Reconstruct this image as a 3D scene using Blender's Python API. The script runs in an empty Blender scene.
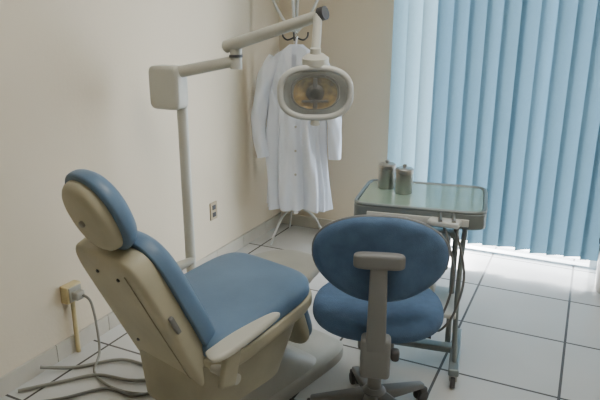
import bpy, bmesh, math
from mathutils import Vector, Matrix, Euler
R=math.radians
scene=bpy.context.scene

# ---------------- materials ----------------
def mat(name,col,rough=0.5,metal=0.0,var=0.06,scale=6.0,bump=0.0,bscale=80,trans=0.0,alpha=1.0,coat=0.0):
    m=bpy.data.materials.new(name); m.use_nodes=True
    nt=m.node_tree; b=nt.nodes['Principled BSDF']
    tc=nt.nodes.new('ShaderNodeTexCoord')
    n=nt.nodes.new('ShaderNodeTexNoise'); n.inputs['Scale'].default_value=scale; n.inputs['Detail'].default_value=4
    nt.links.new(tc.outputs['Object'],n.inputs['Vector'])
    r=nt.nodes.new('ShaderNodeValToRGB')
    r.color_ramp.elements[0].position=0.3; r.color_ramp.elements[1].position=0.7
    r.color_ramp.elements[0].color=tuple(max(0,c*(1-var)) for c in col)+(1,)
    r.color_ramp.elements[1].color=tuple(min(1,c*(1+var)) for c in col)+(1,)
    nt.links.new(n.outputs['Fac'],r.inputs['Fac']); nt.links.new(r.outputs['Color'],b.inputs['Base Color'])
    b.inputs['Roughness'].default_value=rough; b.inputs['Metallic'].default_value=metal
    b.inputs['Transmission Weight'].default_value=trans; b.inputs['Alpha'].default_value=alpha
    b.inputs['Coat Weight'].default_value=coat
    if bump>0:
        n2=nt.nodes.new('ShaderNodeTexNoise'); n2.inputs['Scale'].default_value=bscale; n2.inputs['Detail'].default_value=3
        nt.links.new(tc.outputs['Object'],n2.inputs['Vector'])
        bp=nt.nodes.new('ShaderNodeBump'); bp.inputs['Strength'].default_value=bump; bp.inputs['Distance'].default_value=0.004
        nt.links.new(n2.outputs['Fac'],bp.inputs['Height']); nt.links.new(bp.outputs['Normal'],b.inputs['Normal'])
    return m
M_wall=mat('wall_paint',(0.68,0.60,0.465),0.75,var=0.02,scale=1.5,bump=0.2,bscale=60)
M_ceil=mat('ceiling_paint',(0.8,0.78,0.74),0.8,var=0.02)
M_base=mat('baseboard_tile',(0.54,0.51,0.44),0.4,var=0.06)
M_blue=mat('blue_vinyl',(0.115,0.195,0.31),0.45,var=0.14,scale=5,bump=0.12,bscale=120)
M_bluef=mat('blue_fabric',(0.075,0.138,0.25),0.85,var=0.14,scale=20,bump=0.5,bscale=300)
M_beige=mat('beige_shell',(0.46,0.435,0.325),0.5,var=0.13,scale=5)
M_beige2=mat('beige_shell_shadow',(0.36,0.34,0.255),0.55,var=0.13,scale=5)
M_cream=mat('cream_plastic',(0.36,0.355,0.315),0.45,var=0.10)
M_grey=mat('grey_plastic',(0.20,0.205,0.21),0.5,var=0.05)
M_dgrey=mat('dark_grey_plastic',(0.06,0.06,0.065),0.5)
M_black=mat('black_plastic',(0.02,0.02,0.02),0.4)
M_white=mat('white_enamel',(0.56,0.57,0.55),0.35,var=0.02)
M_lampw=mat('lamp_arm_enamel',(0.50,0.50,0.45),0.35,var=0.03)
M_steel=mat('stainless_steel',(0.40,0.39,0.37),0.3,metal=0.9,var=0.1,scale=12)
M_chrome=mat('chrome',(0.6,0.6,0.6),0.2,metal=1.0,var=0.02)
M_cart=mat('cart_enamel',(0.20,0.23,0.235),0.35,metal=0.3,var=0.05)
M_glassT=mat('green_tray_glass',(0.27,0.385,0.33),0.12,var=0.06,coat=0.6)
M_amber=mat('amber_reflector',(0.45,0.30,0.09),0.25,metal=0.7,var=0.7,scale=45)
M_lens=mat('clear_lens',(0.75,0.78,0.76),0.15,alpha=0.10)
M_ring=mat('frosted_guard',(0.36,0.38,0.37),0.3)
M_coat=mat('white_cotton',(0.70,0.74,0.82),0.9,var=0.02,bump=0.3,bscale=200)
M_hose=mat('grey_hose',(0.16,0.16,0.155),0.5)
M_hosel=mat('beige_hose',(0.24,0.235,0.205),0.5)
M_outlet=mat('outlet_plastic',(0.42,0.34,0.22),0.5)
M_yel=mat('yellowed_plastic',(0.58,0.48,0.26),0.5)
M_frame=mat('window_aluminium',(0.7,0.72,0.73),0.4,metal=0.2)

# floor
M_floor=bpy.data.materials.new('floor_tiles'); M_floor.use_nodes=True
nt=M_floor.node_tree; b=nt.nodes['Principled BSDF']
tc=nt.nodes.new('ShaderNodeTexCoord'); mp=nt.nodes.new('ShaderNodeMapping')
mp.inputs['Location'].default_value=(9.96,10.11,0)
br=nt.nodes.new('ShaderNodeTexBrick'); br.offset=0; br.squash=1
br.inputs['Scale'].default_value=1; br.inputs['Brick Width'].default_value=0.5; br.inputs['Row Height'].default_value=0.5
br.inputs['Mortar Size'].default_value=0.0065; br.inputs['Mortar Smooth'].default_value=0.15
br.inputs['Color1'].default_value=(0.60,0.60,0.585,1); br.inputs['Color2'].default_value=(0.65,0.65,0.635,1)
br.inputs['Mortar'].default_value=(0.11,0.10,0.095,1)
nz=nt.nodes.new('ShaderNodeTexNoise'); nz.inputs['Scale'].default_value=3; nz.inputs['Detail'].default_value=5
mx=nt.nodes.new('ShaderNodeMixRGB'); mx.blend_type='MULTIPLY'; mx.inputs['Fac'].default_value=0.15
nt.links.new(tc.outputs['Object'],mp.inputs['Vector']); nt.links.new(mp.outputs['Vector'],br.inputs['Vector'])
nt.links.new(tc.outputs['Object'],nz.inputs['Vector'])
nt.links.new(br.outputs['Color'],mx.inputs['Color1']); nt.links.new(nz.outputs['Fac'],mx.inputs['Color2'])
nt.links.new(mx.outputs['Color'],b.inputs['Base Color']); b.inputs['Roughness'].default_value=0.2

def slatmat(name,c,tr):
    m=bpy.data.materials.new(name); m.use_nodes=True; nt=m.node_tree
    nt.nodes.remove(nt.nodes['Principled BSDF'])
    out=nt.nodes['Material Output']
    d=nt.nodes.new('ShaderNodeBsdfDiffuse'); t=nt.nodes.new('ShaderNodeBsdfTranslucent'); mix=nt.nodes.new('ShaderNodeMixShader')
    tc=nt.nodes.new('ShaderNodeTexCoord'); n=nt.nodes.new('ShaderNodeTexNoise'); n.inputs['Scale'].default_value=60
    r=nt.nodes.new('ShaderNodeValToRGB'); r.color_ramp.elements[0].color=tuple(x*.94 for x in c)+(1,); r.color_ramp.elements[1].color=tuple(min(1,x*1.06) for x in c)+(1,)
    nt.links.new(tc.outputs['Object'],n.inputs['Vector']); nt.links.new(n.outputs['Fac'],r.inputs['Fac'])
    nt.links.new(r.outputs['Color'],d.inputs['Color']); nt.links.new(r.outputs['Color'],t.inputs['Color'])
    mix.inputs['Fac'].default_value=tr
    nt.links.new(d.outputs[0],mix.inputs[1]); nt.links.new(t.outputs[0],mix.inputs[2]); nt.links.new(mix.outputs[0],out.inputs['Surface'])
    return m
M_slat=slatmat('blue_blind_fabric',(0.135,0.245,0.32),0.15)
M_slat_lit=slatmat('daylit_blind_fabric',(0.25,0.37,0.43),0.19)  # window-edge daylight put into a paler copy of the slat fabric
M_pane=bpy.data.materials.new('window_glass'); M_pane.use_nodes=True
nt=M_pane.node_tree; out=nt.nodes['Material Output']; nt.nodes.remove(nt.nodes['Principled BSDF'])
t=nt.nodes.new('ShaderNodeBsdfTransparent'); g=nt.nodes.new('ShaderNodeBsdfGlossy'); g.inputs['Roughness'].default_value=0.02
mix=nt.nodes.new('ShaderNodeMixShader'); mix.inputs['Fac'].default_value=0.06
nt.links.new(t.outputs[0],mix.inputs[1]); nt.links.new(g.outputs[0],mix.inputs[2]); nt.links.new(mix.outputs[0],out.inputs['Surface'])

# ---------------- helpers ----------------
def empty(name,loc=(0,0,0),rz=0):
    e=bpy.data.objects.new(name,None); scene.collection.objects.link(e)
    e.location=loc; e.rotation_euler=(0,0,R(rz)); e.empty_display_size=0.1
    return e
def mk(name,verts,faces,m,parent=None,smooth=True,M=None,bevel=0,seg=2):
    me=bpy.data.meshes.new(name)
    if M is not None: verts=[M@Vector(v) for v in verts]
    me.from_pydata([tuple(v) for v in verts],[],faces)
    bm=bmesh.new(); bm.from_mesh(me); bmesh.ops.recalc_face_normals(bm,faces=bm.faces); bm.to_mesh(me); bm.free()
    me.materials.append(m)
    for p in me.polygons: p.use_smooth=smooth
    o=bpy.data.objects.new(name,me); scene.collection.objects.link(o)
    if parent: o.parent=parent
    if bevel>0:
        bv=o.modifiers.new('bevel','BEVEL'); bv.width=bevel; bv.segments=seg; bv.limit_method='ANGLE'; bv.angle_limit=R(35)
    return o
def box(name,size,loc,m,parent=None,rot=(0,0,0),bevel=0,M=None,taper=1.0):
    x,y,z=[s/2 for s in size]
    v=[(-x,-y,-z),(x,-y,-z),(x,y,-z),(-x,y,-z),(-x*taper,-y*taper,z),(x*taper,-y*taper,z),(x*taper,y*taper,z),(-x*taper,y*taper,z)]
    f=[(0,1,2,3),(4,5,6,7),(0,1,5,4),(1,2,6,5),(2,3,7,6),(3,0,4,7)]
    T=Matrix.Translation(loc)@Euler([R(a) for a in rot]).to_matrix().to_4x4()
    if M is not None: T=M@T
    return mk(name,v,f,m,parent,smooth=bevel>0,M=T,bevel=bevel,seg=3)
def sup(a,b,n=2.5,N=48,taper=0.0):
    o=[]
    for i in range(N):
        t=2*math.pi*i/N; c,s=math.cos(t),math.sin(t)
        x=a*math.copysign(abs(c)**(2/n),c); y=b*math.copysign(abs(s)**(2/n),s)
        x*=1-taper*(y/b)
        o.append((x,y))
    return o
def pad(name,outline,z0,z1,r,m,parent=None,M=None,dome=0.0,defm=None,rb=None):
    """closed rounded slab: outline in xy, thickness z0..z1, rounded edges r"""
    if rb is None: rb=r
    cx=sum(p[0] for p in outline)/len(outline); cy=sum(p[1] for p in outline)/len(outline)
    Rm=min(max(abs(p[0]-cx) for p in outline),max(abs(p[1]-cy) for p in outline))
    rings=[]
    for i in range(6):
        a=math.pi/2*i/5; rings.append((1-(rb/Rm)*(1-math.sin(a)),z0+rb*(1-math.cos(a))))
    for i in range(6):
        a=math.pi/2*i/5; rings.append((1-(r/Rm)*(1-math.cos(a)),z1-r*(1-math.sin(a))))
    s=rings[-1][0]
    pre=[]; 
    for k in (0.35,0.7): pre.append((rings[0][0]*k,z0))
    rings=pre+rings
    for k in (0.8,0.55,0.3,0.12): rings.append((s*k,z1+dome*(1-k*k)))
    V=[];F=[];N=len(outline)
    for sc,z in rings:
        for p in outline: V.append((cx+(p[0]-cx)*sc,cy+(p[1]-cy)*sc,z))
    for k in range(len(rings)-1):
        for i in range(N):
            j=(i+1)%N; F.append((k*N+i,k*N+j,(k+1)*N+j,(k+1)*N+i))
    F.append(tuple(range(N))[::-1]); F.append(tuple(range((len(rings)-1)*N,len(rings)*N)))
    if defm: V=[defm(*v) for v in V]
    return mk(name,V,F,m,parent,M=M)
def lathe(name,prof,m,parent=None,M=None,N=32,smooth=True):
    V=[];F=[]
    for r,z in prof:
        for i in range(N):
            a=2*math.pi*i/N; V.append((max(r,1e-4)*math.cos(a),max(r,1e-4)*math.sin(a),z))
    for k in range(len(prof)-1):
        for i in range(N):
            j=(i+1)%N; F.append((k*N+i,k*N+j,(k+1)*N+j,(k+1)*N+i))
    F.append(tuple(range(N))[::-1]); F.append(tuple(range((len(prof)-1)*N,len(prof)*N)))
    o=mk(name,V,F,m,parent,M=M)
    md=o.modifiers.new('es','EDGE_SPLIT'); md.split_angle=R(40)
    return o
def catmull(pts,n):
    P=[Vector(p) for p in pts]; 
    if len(P)<3 or n<=1: return P
    out=[]
    for i in range(len(P)-1):
        p0=P[max(i-1,0)];p1=P[i];p2=P[i+1];p3=P[min(i+2,len(P)-1)]
        for k in range(n):
            t=k/n
            out.append(0.5*((2*p1)+(p2-p0)*t+(2*p0-5*p1+4*p2-p3)*t*t+(3*p1-p0-3*p2+p3)*t**3))
    out.append(P[-1]); return out
def tube(name,pts,r,m,parent=None,M=None,smooth=6,N=14,closed=False,ry=1.0,wob=0.0):
    if closed:
        P=[Vector(p) for p in pts]
    else: P=catmull(pts,smooth)
    n=len(P); V=[];F=[]
    up=None
    for i in range(n):
        if closed: t=(P[(i+1)%n]-P[i-1]).normalized()
        else: t=(P[min(i+1,n-1)]-P[max(i-1,0)]).normalized()
        if up is None:
            up=Vector((0,0,1)) if abs(t.z)<0.9 else Vector((0,1,0))
        s=t.cross(up).normalized(); up=s.cross(t).normalized()
        rr=r if not isinstance(r,(list,tuple)) else r[0]+(r[1]-r[0])*i/(n-1)
        for k in range(N):
            a=2*math.pi*k/N; q=rr*(1+wob*math.sin(3*a+i*0.5)+wob*0.6*math.sin(5*a-i*0.9))
            V.append(P[i]+s*math.cos(a)*q+up*math.sin(a)*q*ry)
    for i in range(n if closed else n-1):
        i2=(i+1)%n
        for k in range(N):
            k2=(k+1)%N; F.append((i*N+k,i*N+k2,i2*N+k2,i2*N+k))
    if not closed:
        F.append(tuple(range(N))[::-1]); F.append(tuple(range((n-1)*N,n*N)))
    o=mk(name,V,F,m,parent,M=M)
    md=o.modifiers.new('es','EDGE_SPLIT'); md.split_angle=R(60)
    return o
def T(x,y,z): return Matrix.Translation((x,y,z))
def RX(a): return Matrix.Rotation(R(a),4,'X')
def RY(a): return Matrix.Rotation(R(a),4,'Y')
def RZ(a): return Matrix.Rotation(R(a),4,'Z')

# ---------------- room ----------------
XL,YB,XR,YF,ZC=-2.07,3.90,1.7,-1.3,2.7
box('floor',(XR-XL+0.4,YB-YF+0.4,0.1),((XL+XR)/2,(YB+YF)/2,-0.05),M_floor)
box('ceiling',(XR-XL+0.4,YB-YF+0.4,0.1),((XL+XR)/2,(YB+YF)/2,ZC+0.05),M_ceil)
box('wall_left',(0.15,YB-YF+0.4,ZC),(XL-0.075,(YB+YF)/2,ZC/2),M_wall)
box('wall_right',(0.15,YB-YF+0.4,ZC),(XR+0.075,(YB+YF)/2,ZC/2),M_wall)
box('wall_front',(XR-XL,0.15,ZC),((XL+XR)/2,YF-0.075,ZC/2),M_wall)
WX0,WX1,WZ=-1.19,1.5,2.4
def multi(name,boxes,m):
    V=[];F=[]
    for (x0,x1,y0,y1,z0,z1) in boxes:
        k=len(V)
        V+=[(x0,y0,z0),(x1,y0,z0),(x1,y1,z0),(x0,y1,z0),(x0,y0,z1),(x1,y0,z1),(x1,y1,z1),(x0,y1,z1)]
        F+=[tuple(k+i for i in f) for f in [(0,1,2,3),(4,5,6,7),(0,1,5,4),(1,2,6,5),(2,3,7,6),(3,0,4,7)]]
    return mk(name,V,F,m,smooth=False)
multi('wall_back',[(XL,WX0,YB,YB+0.12,0,ZC),(WX1,XR,YB,YB+0.12,0,ZC),(WX0,WX1,YB,YB+0.12,WZ,ZC)],M_wall)
def bb(name,axis,a0,a1,fixed,sgn):
    bx=[];p=a0
    while p<a1-0.01:
        q=min(p+0.33,a1)
        if axis=='y': bx.append((min(fixed,fixed+sgn*0.012),max(fixed,fixed+sgn*0.012),p+0.002,q-0.002,0,0.085))
        else: bx.append((p+0.002,q-0.002,min(fixed,fixed+sgn*0.012),max(fixed,fixed+sgn*0.012),0,0.085))
        p=q
    multi(name,bx,M_base)
bb('baseboard_left','y',YF,YB-0.012,XL,1)
bb('baseboard_back','x',XL,WX0,YB,-1)
bb('baseboard_right','y',YF,YB,XR,-1)
# window
w=empty('window_1',((WX0+WX1)/2,YB+0.08,0))
hw=(WX1-WX0)/2
box('frame_left',(0.05,0.06,WZ),(-hw+0.025,0,WZ/2),M_frame,w)
box('frame_right',(0.05,0.06,WZ),(hw-0.025,0,WZ/2),M_frame,w)
box('frame_top',(2*hw-0.1,0.06,0.05),(0,0,WZ-0.025),M_frame,w)
box('frame_sill',(2*hw-0.1,0.06,0.012),(0,0,0.006),M_frame,w)
box('mullion',(0.05,0.05,WZ-0.062),(0,0,WZ/2-0.019),M_frame,w)
box('glass_left',(hw-0.075,0.006,WZ-0.062),(-hw/2+0.0125,0,WZ/2-0.019),M_pane,w)
box('glass_right',(hw-0.075,0.006,WZ-0.062),(hw/2-0.0125,0,WZ/2-0.019),M_pane,w)
# vertical blinds
bl=empty('vertical_blinds',(0,YB-0.085,0))
box('headrail',(WX1-WX0,0.05,0.05),((WX0+WX1)/2,0,2.50),M_white,bl,bevel=0.004)
x=WX0+0.045; i=0
sp=0.098
G={'a':([],[]),'b':([],[])}
while x<WX1:
    ang=R(24+9*math.sin(i*2.3)+6*math.sin(i*5.1))
    if i<3: ang=R((58,52,46)[i])
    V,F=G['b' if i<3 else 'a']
    W=0.127; n=6; k0=len(V)
    for z in (0.105+0.006*math.sin(i*1.7),2.475):
        for j in range(n+1):
            s=(j/n-0.5)*W; c=0.007*(1-(2*j/n-1)**2)
            V.append((x+s*math.cos(ang)-c*math.sin(ang),s*math.sin(ang)+c*math.cos(ang),z))
    for j in range(n): F.append((k0+j,k0+j+1,k0+n+1+j+1,k0+n+1+j))
    x+=sp; i+=1
mk('slats',G['a'][0],G['a'][1],M_slat,bl)
mk('edge_slats',G['b'][0],G['b'][1],M_slat_lit,bl)
tube('pull_cord',[(WX1-0.02,-0.05,2.45),(WX1-0.02,-0.055,1.5),(WX1-0.02,-0.05,0.5)],0.002,M_white,bl)
# glowing ceiling panel, unseen, added to brighten the room
cl=empty('ceiling_fill_panel',(-0.1,1.5,0))
M_em=bpy.data.materials.new('fill_diffuser'); M_em.use_nodes=True
bb_=M_em.node_tree.nodes['Principled BSDF']; bb_.inputs['Emission Color'].default_value=(1,0.95,0.87,1); bb_.inputs['Emission Strength'].default_value=3
box('housing',(1.3,0.66,0.05),(0,0,ZC-0.025),M_white,cl,bevel=0.005)
box('diffuser',(1.22,0.58,0.02),(0,0,ZC-0.06),M_em,cl)
# wall outlet
ou=empty('wall_outlet',(XL,2.98,0.36))
box('plate',(0.008,0.075,0.115),(0.004,0,0),M_outlet,ou,bevel=0.003)
box('socket_1',(0.004,0.035,0.03),(0.009,0,0.024),M_dgrey,ou,bevel=0.001)
box('socket_2',(0.004,0.035,0.03),(0.009,0,-0.024),M_dgrey,ou,bevel=0.001)
# junction box with plug and conduit
jb=empty('surface_socket_box',(XL,1.78,0.31))
box('box_body',(0.045,0.09,0.085),(0.0225,0,0),M_yel,jb,bevel=0.006)
box('plug',(0.04,0.05,0.04),(0.065,0.0,-0.005),M_cream,jb,bevel=0.008)
box('cover',(0.006,0.07,0.07),(0.048,0,0),M_cream,jb,bevel=0.002)
tube('conduit',[(0.025,-0.0,-0.04),(0.025,0,-0.16),(0.025,0,-0.308)],0.011,M_yel,jb)
tube('power_cord',[(0.085,0.01,-0.005),(0.12,0.02,-0.04),(0.13,0.03,-0.18),(0.16,0.0,-0.28),(0.25,-0.12,-0.303),(0.45,-0.16,-0.303),(0.66,-0.08,-0.303)],0.006,M_hosel,jb)
# hoses on floor
hs=empty('floor_hoses',(0,0,0))
tube('hose_1',[(-2.02,1.42,0.012),(-1.9,1.56,0.012),(-1.8,1.66,0.012),(-1.62,1.70,0.012),(-1.42,1.85,0.012)],0.008,M_hosel,hs)
tube('hose_2',[(-2.03,1.55,0.05),(-1.94,1.66,0.012),(-1.80,1.80,0.012),(-1.62,1.82,0.012),(-1.42,1.92,0.012)],0.008,M_hosel,hs)
tube('hose_3',[(-2.0,1.30,0.010),(-1.82,1.46,0.010),(-1.7,1.60,0.010),(-1.55,1.62,0.010),(-1.40,1.80,0.010)],0.007,M_hose,hs)

# ---------------- dental chair ----------------
dc=empty('dental_chair',(-1.18,1.46,0),-14)
MB=T(-0.005,0,0.44)@RX(25)
MBp=MB@RX(90)
def back_out(hb,ht,s0,s1,N=56,n=5,ox=0.0):
    o=[];b=(s1-s0)/2;c=(s0+s1)/2
    for (px,py) in sup(1,1,n,N):
        w=hb+(ht-hb)*(py+1)/2
        o.append((px*w+ox,c+py*b))
    return o
# pad z axis -> rear of the backrest
pad('back_shell',back_out(0.185,0.174,-0.17,0.475,n=7,ox=-0.016),0.0,0.076,0.020,M_beige,dc,M=MBp,dome=0.003,rb=0.004)
pad('back_cushion',back_out(0.195,0.178,-0.05,0.495,n=4,ox=-0.005),-0.07,0.0,0.006,M_blue,dc,M=MBp,rb=0.04)
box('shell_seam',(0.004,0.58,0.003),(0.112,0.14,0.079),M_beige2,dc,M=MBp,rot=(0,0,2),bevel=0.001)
for k,(bx,bs) in enumerate([(-0.06,0.40),(0.05,0.40),(-0.10,0.05)]):
    lathe('shell_screw_%d'%k,[(0.006,0),(0.006,0.004),(0.003,0.006)],M_dgrey,dc,M=MBp@T(bx,bs,0.079),N=12)
box('recline_lever',(0.014,0.07,0.016),(0.171,0.22,0.05),M_grey,dc,M=MBp,bevel=0.004)
box('headrest_bar',(0.05,0.16,0.014),(0.0,0.51,0.035),M_steel,dc,M=MBp,bevel=0.003)
hx=MBp@T(0.026,0.607,0.02)@RX(-2)
pad('headrest_shell',sup(0.100,0.118,2.3),0.0,0.045,0.032,M_beige,dc,M=hx,dome=0.004,rb=0.003)
pad('headrest_cushion',sup(0.120,0.134,2.3),-0.055,0.006,0.012,M_blue,dc,M=hx,rb=0.04)
lathe('headrest_knob',[(0.010,0),(0.010,0.010),(0.006,0.013)],M_cream,dc,M=hx@T(0,0,0.047),N=16)
# seat
MS=T(0,0,0.455)@RX(8)
def seat_out(s=0): 
    o=[]
    for (px,py) in sup(1,1,5,56):
        w=(0.255+s)-(0.015)*(py+1)/2
        o.append((px*w-0.01,0.24+py*(0.275+s)))
    return o
pad('seat_cushion',seat_out(),0.0,0.070,0.038,M_blue,dc,M=MS,dome=0.006,rb=0.01)
pad('seat_pan',seat_out(0.005),-0.07,0.0,0.01,M_beige,dc,M=MS,rb=0.04)
ML=MS@T(0,0.48,-0.01)@RX(-78)
pad('leg_cushion',[(x-0.05,y+0.16) for x,y in sup(0.18,0.16,4)],0.0,0.045,0.03,M_blue,dc,M=ML,rb=0.01)
pad('leg_shell',[(x-0.05,y+0.16) for x,y in sup(0.185,0.165,4)],-0.035,0.0,0.006,M_beige,dc,M=ML,rb=0.02)
# foot rest flap standing level with the seat front
fl=[(-0.24,0.52),(0.10,0.52),(0.11,0.62),(0.06,0.72),(-0.06,0.755),(-0.18,0.69)]
P=catmull([(a,b_,0) for a,b_ in fl]+[(fl[0][0],fl[0][1],0)],4)[:-1]
pad('foot_rest_flap',[(p.x,p.y) for p in P],0.0,0.035,0.012,M_cream,dc,M=T(0,0,0.475)@RX(2))
def loft(name,secs,m,parent,N=40,n=5):
    V=[];F=[]
    for (cx,cy,a,b_,z) in secs:
        for (px,py) in sup(a,b_,n,N): V.append((cx+px,cy+py,z))
    for k in range(len(secs)-1):
        for i in range(N):
            j=(i+1)%N; F.append((k*N+i,k*N+j,(k+1)*N+j,(k+1)*N+i))
    F.append(tuple(range(N))[::-1]); F.append(tuple(range((len(secs)-1)*N,len(secs)*N)))
    o=mk(name,V,F,m,parent); md=o.modifiers.new('es','EDGE_SPLIT'); md.split_angle=R(45); return o
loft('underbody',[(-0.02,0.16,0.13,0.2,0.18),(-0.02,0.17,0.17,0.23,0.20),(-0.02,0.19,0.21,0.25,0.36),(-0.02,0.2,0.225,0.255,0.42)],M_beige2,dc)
loft('lift_cover',[(-0.06,0.42,0.15,0.3,0.06),(-0.06,0.36,0.14,0.26,0.12),(-0.05,0.28,0.12,0.2,0.22)],M_cream,dc)
loft('base_plate',[(-0.08,0.48,0.18,0.45,0.0),(-0.08,0.48,0.18,0.45,0.045),(-0.08,0.48,0.165,0.43,0.06)],M_cream,dc)
for sx,nm in ((1,'right'),(-1,'left')):
    cx=0.298*sx-0.01; dy=0.0 if sx>0 else 0.14
    out=[(cx-0.03,-0.10+dy),(cx+0.015,-0.115+dy),(cx+0.035,-0.07+dy),(cx+0.030,0.05+dy),(cx+0.015,0.18+dy),(cx-0.0,0.20+dy),(cx-0.018,0.17+dy),(cx-0.035,0.02+dy)]
    P=catmull([(a,b_,0) for a,b_ in out]+[(out[0][0],out[0][1],0)],4)[:-1]
    pad('armrest_'+nm,[(p.x,p.y) for p in P],0.0,0.026,0.010,M_lampw,dc,M=T(0,0.0,0.535 if sx>0 else 0.52)@RX(5))
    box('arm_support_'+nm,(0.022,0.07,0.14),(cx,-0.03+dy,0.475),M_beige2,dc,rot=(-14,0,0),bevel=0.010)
    tube('arm_pivot_'+nm,[(cx+0.01*sx,-0.01+dy,0.42),(cx-0.10*sx,-0.01+dy,0.42)],0.018,M_cream,dc)

# ---------------- dental operating lamp ----------------
dl=empty('dental_operating_lamp',(-1.75,2.30,0))
lathe('floor_foot',[(0.12,0),(0.12,0.02),(0.10,0.03),(0.04,0.045),(0.035,0.07)],M_lampw,dl)
tube('post',[(0,0,0.05),(0,0,1.17)],0.026,M_lampw,dl,N=24)
def W(p): return Vector(p)-Vector((-1.75,2.30,0))
pc=T(*W((-1.80,2.27,1.213)))@RZ(-2)
pad('pivot_cover',sup(0.088,0.102,7),-0.045,0.045,0.018,M_lampw,dl,M=pc@RX(90))
tube('lower_arm',[W((-1.74,2.27,1.285)),W((-1.42,2.27,1.345))],[0.028,0.024],M_lampw,dl,N=20)
tube('elbow_joint',[W((-1.42,2.27,1.31)),W((-1.42,2.27,1.41))],0.026,M_lampw,dl,N=20)
tube('elbow_cap',[W((-1.42,2.27,1.36)),W((-1.42,2.27,1.372))],0.030,M_dgrey,dl,N=20)
tube('upper_arm',[W((-1.47,2.275,1.405)),W((-0.97,2.15,1.53))],[0.028,0.022],M_lampw,dl,N=20)
kk=W((-0.955,2.146,1.535))
tube('knob',[kk+Vector((-0.01,0.0,0.0)),kk+Vector((0.018,-0.004,0.006))],0.026,M_dgrey,dl,N=20)
tube('stem',[kk+Vector((-0.012,-0.01,0.0)),kk+Vector((-0.006,-0.03,-0.07)),kk+Vector((0.0,-0.055,-0.14))],0.017,M_lampw,dl,N=16)
LH=T(*W((-0.945,2.07,1.256)))@RZ(24.5)@RX(8)
LP=LH@RX(90)
lathe('head_collar',[(0.03,0),(0.05,0.006),(0.05,0.03),(0.03,0.045)],M_lampw,dl,M=LH@T(0,0.0,0.095))
tube('head_neck',[LH@Vector((0,0,0.13)),LH@Vector((0,0,0.16))],0.02,M_lampw,dl,smooth=1)
ring=[(x,-0.035,y) for x,y in sup(0.132,0.095,2.6,64)]
tube('guard_ring',ring,0.012,M_white,dl,M=LH,closed=True)
pad('back_housing',sup(0.130,0.090,2.7),-0.055,0.012,0.004,M_ring,dl,M=LP,rb=0.05)
tube('inner_ring',[(x,-0.022,y) for x,y in sup(0.090,0.064,2.5,56)],0.004,M_grey,dl,M=LH,closed=True,N=8)
V=[];F=[];N=32;K=6
for k in range(K+1):
    s=k/K
    for (x,y) in sup(0.082*s+0.001,0.060*s+0.001,2.3,N): V.append((x,y,0.014+0.022*s*s))
for k in range(K):
    for i in range(N):
        j=(i+1)%N; F.append((k*N+i,k*N+j,(k+1)*N+j,(k+1)*N+i))
mk('reflector',V,F,M_amber,dl,smooth=False,M=LP)
lathe('bulb_shield',[(0.028,0),(0.034,0.02),(0.020,0.034),(0.004,0.036)],M_black,dl,M=LP@T(0,0,0.012),N=20)
box('bulb_bracket',(0.016,0.118,0.006),(0,0,0.040),M_dgrey,dl,M=LP,bevel=0.002)
box('bulb_crossbar',(0.10,0.008,0.006),(0,-0.03,0.040),M_dgrey,dl,M=LP,bevel=0.002)
pad('lens_shield',sup(0.122,0.083,2.7),0.046,0.050,0.001,M_lens,dl,M=LP)
tube('aim_handle',[LH@Vector((0,-0.03,-0.100)),LH@Vector((0,-0.03,-0.124))],[0.014,0.018],M_lampw,dl,smooth=1)

# ---------------- coat rack ----------------
cr=empty('coat_rack',(-1.80,3.62,0))
tube('pole',[(0,0,0.22),(0,0,1.78)],0.013,M_chrome,cr)
lathe('hub',[(0.025,0.20),(0.028,0.22),(0.028,0.27),(0.02,0.29)],M_chrome,cr)
for a in (8,128,248):
    c,s=math.cos(R(a)),math.sin(R(a))
    tube('leg_%d'%a,[(0.01*c,0.01*s,0.25),(0.12*c,0.12*s,0.20),(0.19*c,0.19*s,0.1),(0.235*c,0.235*s,0.012)],0.008,M_white,cr)
for a in (20,110,200,290):
    c,s=math.cos(R(a)),math.sin(R(a))
    tube('hook_%d'%a,[(0,0,1.44),(0.08*c,0.08*s,1.53),(0.15*c,0.15*s,1.66),(0.175*c,0.175*s,1.72)],0.009,M_white,cr)
    tube('peg_%d'%a,[(0,0,1.42),(0.05*c,0.05*s,1.40),(0.08*c,0.08*s,1.42),(0.085*c,0.085*s,1.45)],0.006,M_dgrey,cr)
lathe('finial',[(0.012,1.78),(0.025,1.79),(0.025,1.81),(0.008,1.83)],M_chrome,cr)

# ---------------- lab coat ----------------
lc=empty('lab_coat',(-1.735,3.50,0),16)
secs=[(1.375,0.045,0.03),(1.36,0.06,0.035),(1.335,0.10,0.045),(1.30,0.155,0.055),(1.25,0.190,0.06),(1.15,0.190,0.062),(1.0,0.185,0.062),(0.85,0.185,0.065),(0.7,0.192,0.07),(0.55,0.20,0.075),(0.42,0.207,0.08),(0.28,0.212,0.082)]
def lerp_secs(z):
    for a,b_ in zip(secs[:-1],secs[1:]):
        if a[0]>=z>=b_[0]:
            t=(a[0]-z)/(a[0]-b_[0]); return a[1]+(b_[1]-a[1])*t, a[2]+(b_[2]-a[2])*t
    return secs[-1][1:]
N=120;V=[];F=[];K=50
for k in range(K+1):
    z=1.375-(1.375-0.28)*k/K
    w_,d_=lerp_secs(z); f=min(1,max(0,(1.32-z)/0.7))
    for i in range(N):
        a=2*math.pi*i/N
        amp=f*(0.016*math.sin(7*a+1.3+0.8*z)+0.013*math.sin(12*a+z*2.2)+0.007*math.sin(19*a-3*z))+0.008*math.sin(4*a+9*z)*(1 if z<1.3 else 0)
        c,s=math.cos(a),math.sin(a)
        V.append((c*(w_+amp)+0.01*f*math.sin(5*z),s*(d_+amp*1.5),z+0.008*math.sin(3*a)*f))
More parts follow.
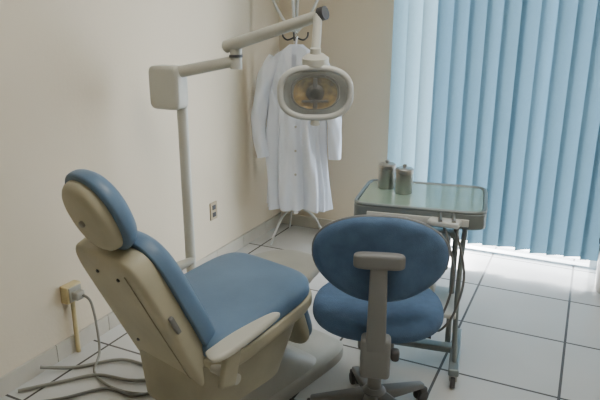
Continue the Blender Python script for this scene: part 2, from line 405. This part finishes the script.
for k in range(K):
    for i in range(N):
        j=(i+1)%N; F.append((k*N+i,k*N+j,(k+1)*N+j,(k+1)*N+i))
F.append(tuple(range(N)))
mk('coat_body',V,F,M_coat,lc)
tube('sleeve_left',[(-0.13,-0.0,1.285),(-0.19,-0.01,1.18),(-0.232,-0.02,1.02),(-0.250,-0.02,0.85),(-0.215,-0.05,0.64)],[0.072,0.056],M_coat,lc,N=28,ry=0.8,wob=0.09)
tube('sleeve_right',[(0.13,0.0,1.285),(0.19,-0.01,1.17),(0.235,-0.015,1.02),(0.256,-0.01,0.85),(0.268,-0.03,0.64)],[0.072,0.050],M_coat,lc,N=28,ry=0.8,wob=0.09)
for sx in (-1,1):
    mk('lapel_%s'%('l' if sx<0 else 'r'),[(sx*0.02,-0.055,1.375),(sx*0.075,-0.055,1.345),(sx*0.10,-0.074,1.26),(sx*0.075,-0.080,1.235),(sx*0.08,-0.082,1.21),(0.004*sx,-0.086,1.06),(sx*0.012,-0.075,1.22)],[(0,1,2,3,4,5,6)],M_coat,lc,smooth=False).modifiers.new('s','SOLIDIFY').thickness=0.006
for k in range(4):
    lathe('button_%d'%k,[(0.008,0),(0.008,0.004),(0.004,0.005)],M_cream,lc,M=T(0.012,-0.088-0.002*k,1.02-0.16*k)@RX(90),N=12)
tube('hanger_loop',[(0,0.0,1.37),(0,0.03,1.41),(0,0.055,1.42)],0.005,M_coat,lc)

# ---------------- instrument cart ----------------
ic=empty('dental_instrument_cart',(-0.59,2.40,0),9)
ZT=0.80
pad('tray_frame',sup(0.265,0.205,10),ZT-0.068,ZT-0.004,0.006,M_cart,ic)
rim=[(x,y,ZT) for x,y in sup(0.258,0.198,10,64)]
tube('tray_rim',rim,0.008,M_cart,ic,closed=True)
pad('tray_glass',sup(0.248,0.188,10),ZT-0.005,ZT+0.003,0.002,M_glassT,ic)
box('drawer_front',(0.40,0.008,0.030),(0,-0.206,ZT-0.040),M_white,ic,bevel=0.003)
box('instrument_holder',(0.12,0.06,0.022),(0.11,-0.235,ZT-0.035),M_white,ic,rot=(0,0,-12),bevel=0.006)
for sx in (-1,1):
    q='l' if sx<0 else 'r'
    tube('upright_'+q,[(sx*0.15,0.06,ZT-0.05),(sx*0.15,0.06,0.4),(sx*0.15,0.06,0.09)],0.013,M_cart,ic)
    tube('front_tube_'+q,[(sx*0.19,-0.12,ZT-0.05),(sx*0.18,-0.12,0.55),(sx*0.18,-0.12,0.3),(sx*0.19,-0.12,0.09)],0.011,M_cart,ic)
    box('base_rail_'+q,(0.045,0.38,0.035),(sx*0.19,0.0,0.085),M_cart,ic,bevel=0.008)
    for sy in (-1,1):
        nm='%s%s'%(q,'f' if sy<0 else 'b')
        lathe('caster_'+nm,[(0.012,-0.011),(0.030,-0.010),(0.032,0),(0.030,0.010),(0.012,0.011)],M_dgrey,ic,M=T(sx*0.19,sy*0.16,0.032)@RY(90),N=20)
        box('caster_fork_'+nm,(0.034,0.03,0.04),(sx*0.19,sy*0.16,0.055),M_steel,ic,bevel=0.004)
box('base_crossbar',(0.36,0.05,0.03),(0,0.02,0.085),M_cart,ic,bevel=0.006)
box('lower_shelf',(0.36,0.28,0.02),(0,-0.02,0.33),M_white,ic,bevel=0.005)
box('control_box',(0.20,0.18,0.14),(-0.02,-0.0,0.41),M_white,ic,bevel=0.015)
box('control_unit',(0.12,0.16,0.14),(0.07,0.02,0.56),M_cart,ic,bevel=0.012)
box('bracket_plate',(0.30,0.05,0.03),(0,0.06,0.62),M_cart,ic,bevel=0.005)
for k,(x0,x1) in enumerate([(0.10,0.13),(0.14,0.17)]):
    tube('hose_%d'%k,[(x0,-0.24,ZT-0.03),(x1,-0.26,ZT-0.10),(x1+0.03,-0.25,0.55),(x1+0.0,-0.235,0.38),(x0-0.03,-0.20,0.28),(x0-0.06,-0.14,0.35)],0.005,M_hose,ic)
for k in range(2):
    tube('handpiece_%d'%k,[(0.09+0.05*k,-0.19,ZT-0.005),(0.095+0.05*k,-0.262,ZT-0.022)],[0.005,0.008],M_steel,ic,smooth=1)

def canister(name,loc):
    c=empty(name,loc)
    lathe('body',[(0.035,0),(0.037,0.003),(0.037,0.085),(0.034,0.088)],M_steel,c)
    lathe('lid',[(0.039,0.088),(0.039,0.104),(0.034,0.109),(0.008,0.111),(0.006,0.113),(0.010,0.118),(0.009,0.124),(0.002,0.126)],M_steel,c)
canister('steel_canister',(-0.765,2.445,ZT+0.004))
canister('steel_canister.001',(-0.672,2.395,ZT+0.004))

# ---------------- stool ----------------
st=empty('dental_stool',(-0.615,1.92,0),17.7)
pad('seat_pad',sup(0.24,0.225,2.4),0.455,0.525,0.032,M_bluef,st,dome=0.008,rb=0.03)
pad('seat_pan',sup(0.17,0.16,3),0.425,0.46,0.005,M_dgrey,st,rb=0.02)
box('mechanism',(0.13,0.20,0.05),(0,-0.03,0.405),M_grey,st,bevel=0.01)
tube('gas_column',[(0,0,0.11),(0,0,0.27)],0.027,M_grey,st,smooth=1,N=24)
tube('gas_piston',[(0,0,0.26),(0,0,0.40)],0.016,M_chrome,st,smooth=1,N=20)
tube('lever',[(0.05,0,0.40),(0.14,-0.02,0.40),(0.2,-0.03,0.395)],0.006,M_dgrey,st)
def flatbar(name,pts,w,t,m,parent):
    P=catmull(pts,6); V=[];F=[]
    for i,p in enumerate(P):
        d=(P[min(i+1,len(P)-1)]-P[max(i-1,0)]).normalized(); s=Vector((1,0,0)); u=s.cross(d).normalized()
        ww=w[0]+(w[1]-w[0])*i/(len(P)-1)
        for a,b_ in ((-1,-1),(1,-1),(1,1),(-1,1)): V.append(p+s*a*ww/2+u*b_*t/2)
    for i in range(len(P)-1):
        for k in range(4):
            k2=(k+1)%4; F.append((i*4+k,i*4+k2,(i+1)*4+k2,(i+1)*4+k))
    F.append((3,2,1,0)); n=len(P)*4; F.append((n-4,n-3,n-2,n-1))
    return mk(name,V,F,m,parent,bevel=0.006)
flatbar('back_bar',[(0,-0.05,0.40),(0,-0.20,0.395),(0,-0.255,0.43),(0,-0.262,0.55),(0,-0.262,0.70),(0,-0.262,0.775)],(0.08,0.052),0.028,M_grey,st)
box('bar_sleeve',(0.10,0.06,0.15),(0,-0.245,0.43),M_grey,st,bevel=0.014)
box('sleeve_knob',(0.03,0.04,0.04),(0.065,-0.245,0.44),M_dgrey,st,bevel=0.012)
MBK=T(0,-0.205,0.765)@RX(90)
def bo():
    o=[]
    for (px,py) in sup(1,1,2.4,64):
        w=0.225*(1-0.16*py*py) if py>0 else 0.225*(1-0.24*py*py)
        o.append((px*w,py*0.147-0.0))
    return o
bend=lambda x,y,z:(x,y,z-1.1*x*x)
pad('back_pad',bo(),-0.03,0.035,0.022,M_bluef,st,M=MBK,defm=bend,rb=0.025)
tube('edge_trim',[MBK@Vector(bend(x,y,0.004)) for x,y in bo()],0.0055,M_grey,st,closed=True)
pad('back_bracket',sup(0.082,0.027,5),0.036,0.075,0.012,M_grey,st,M=MBK@T(0,0.015,0))
for k in range(5):
    a=R(90+72*k+20)
    MM=RZ(math.degrees(a))
    mk('base_leg_%d'%k,[(0.02,-0.028,0.085),(0.02,0.028,0.085),(0.02,0.028,0.135),(0.02,-0.028,0.135),(0.25,-0.016,0.062),(0.25,0.016,0.062),(0.25,0.016,0.085),(0.25,-0.016,0.085)],[(0,1,2,3),(4,5,6,7),(0,1,5,4),(1,2,6,5),(2,3,7,6),(3,0,4,7)],M_grey,st,M=MM,bevel=0.006)
    for q in (-1,1):
        lathe('caster_%d_%d'%(k,q+1),[(0.01,-0.008),(0.025,-0.007),(0.027,0),(0.025,0.007),(0.01,0.008)],M_dgrey,st,M=MM@T(0.245,q*0.013,0.027)@RX(90),N=20)
    box('caster_cap_%d'%k,(0.04,0.042,0.028),(0.245,0,0.052),M_dgrey,st,M=MM,bevel=0.008)
lathe('base_hub',[(0.04,0.075),(0.045,0.08),(0.045,0.135),(0.032,0.15)],M_grey,st)

# ---------------- waste bin ----------------
wb=empty('waste_bin',(0.275,3.64,0))
lathe('bin_body',[(0.105,0),(0.11,0.01),(0.12,0.28),(0.122,0.29)],M_steel,wb)
lathe('bin_lid',[(0.125,0.29),(0.125,0.31),(0.11,0.335),(0.05,0.35),(0.01,0.352)],M_dgrey,wb)

# ---------------- lights ----------------
wd=bpy.data.worlds.new('daylight'); scene.world=wd; wd.use_nodes=True
bg=wd.node_tree.nodes['Background']; bg.inputs['Color'].default_value=(0.90,0.95,1,1); bg.inputs['Strength'].default_value=13.0
def area(name,loc,rot,sx,sy,e,col):
    l=bpy.data.lights.new(name,'AREA'); l.shape='RECTANGLE'; l.size=sx; l.size_y=sy; l.energy=e; l.color=col
    o=bpy.data.objects.new(name,l); scene.collection.objects.link(o); o.location=loc; o.rotation_euler=[R(a) for a in rot]; return o
area('ceiling_fill_light',(-0.1,1.5,ZC-0.09),(0,0,0),1.2,0.56,25,(1,0.95,0.83))  # fill light added with the unseen ceiling panel
sl=bpy.data.lights.new('sun','SUN'); sl.energy=13; sl.angle=R(3); sl.color=(1,0.98,0.95)
so=bpy.data.objects.new('sun',sl); scene.collection.objects.link(so)
so.rotation_euler=Vector((0.25,-1,-0.45)).to_track_quat('-Z','Y').to_euler(); so.location=(0,6,4)

cam=bpy.data.cameras.new('camera'); co=bpy.data.objects.new('camera',cam); scene.collection.objects.link(co)
co.location=(0,0,1.5); co.rotation_euler=(R(90-16.6),0,R(26)); cam.sensor_width=36; cam.lens=35.4; cam.clip_start=0.05
scene.camera=co
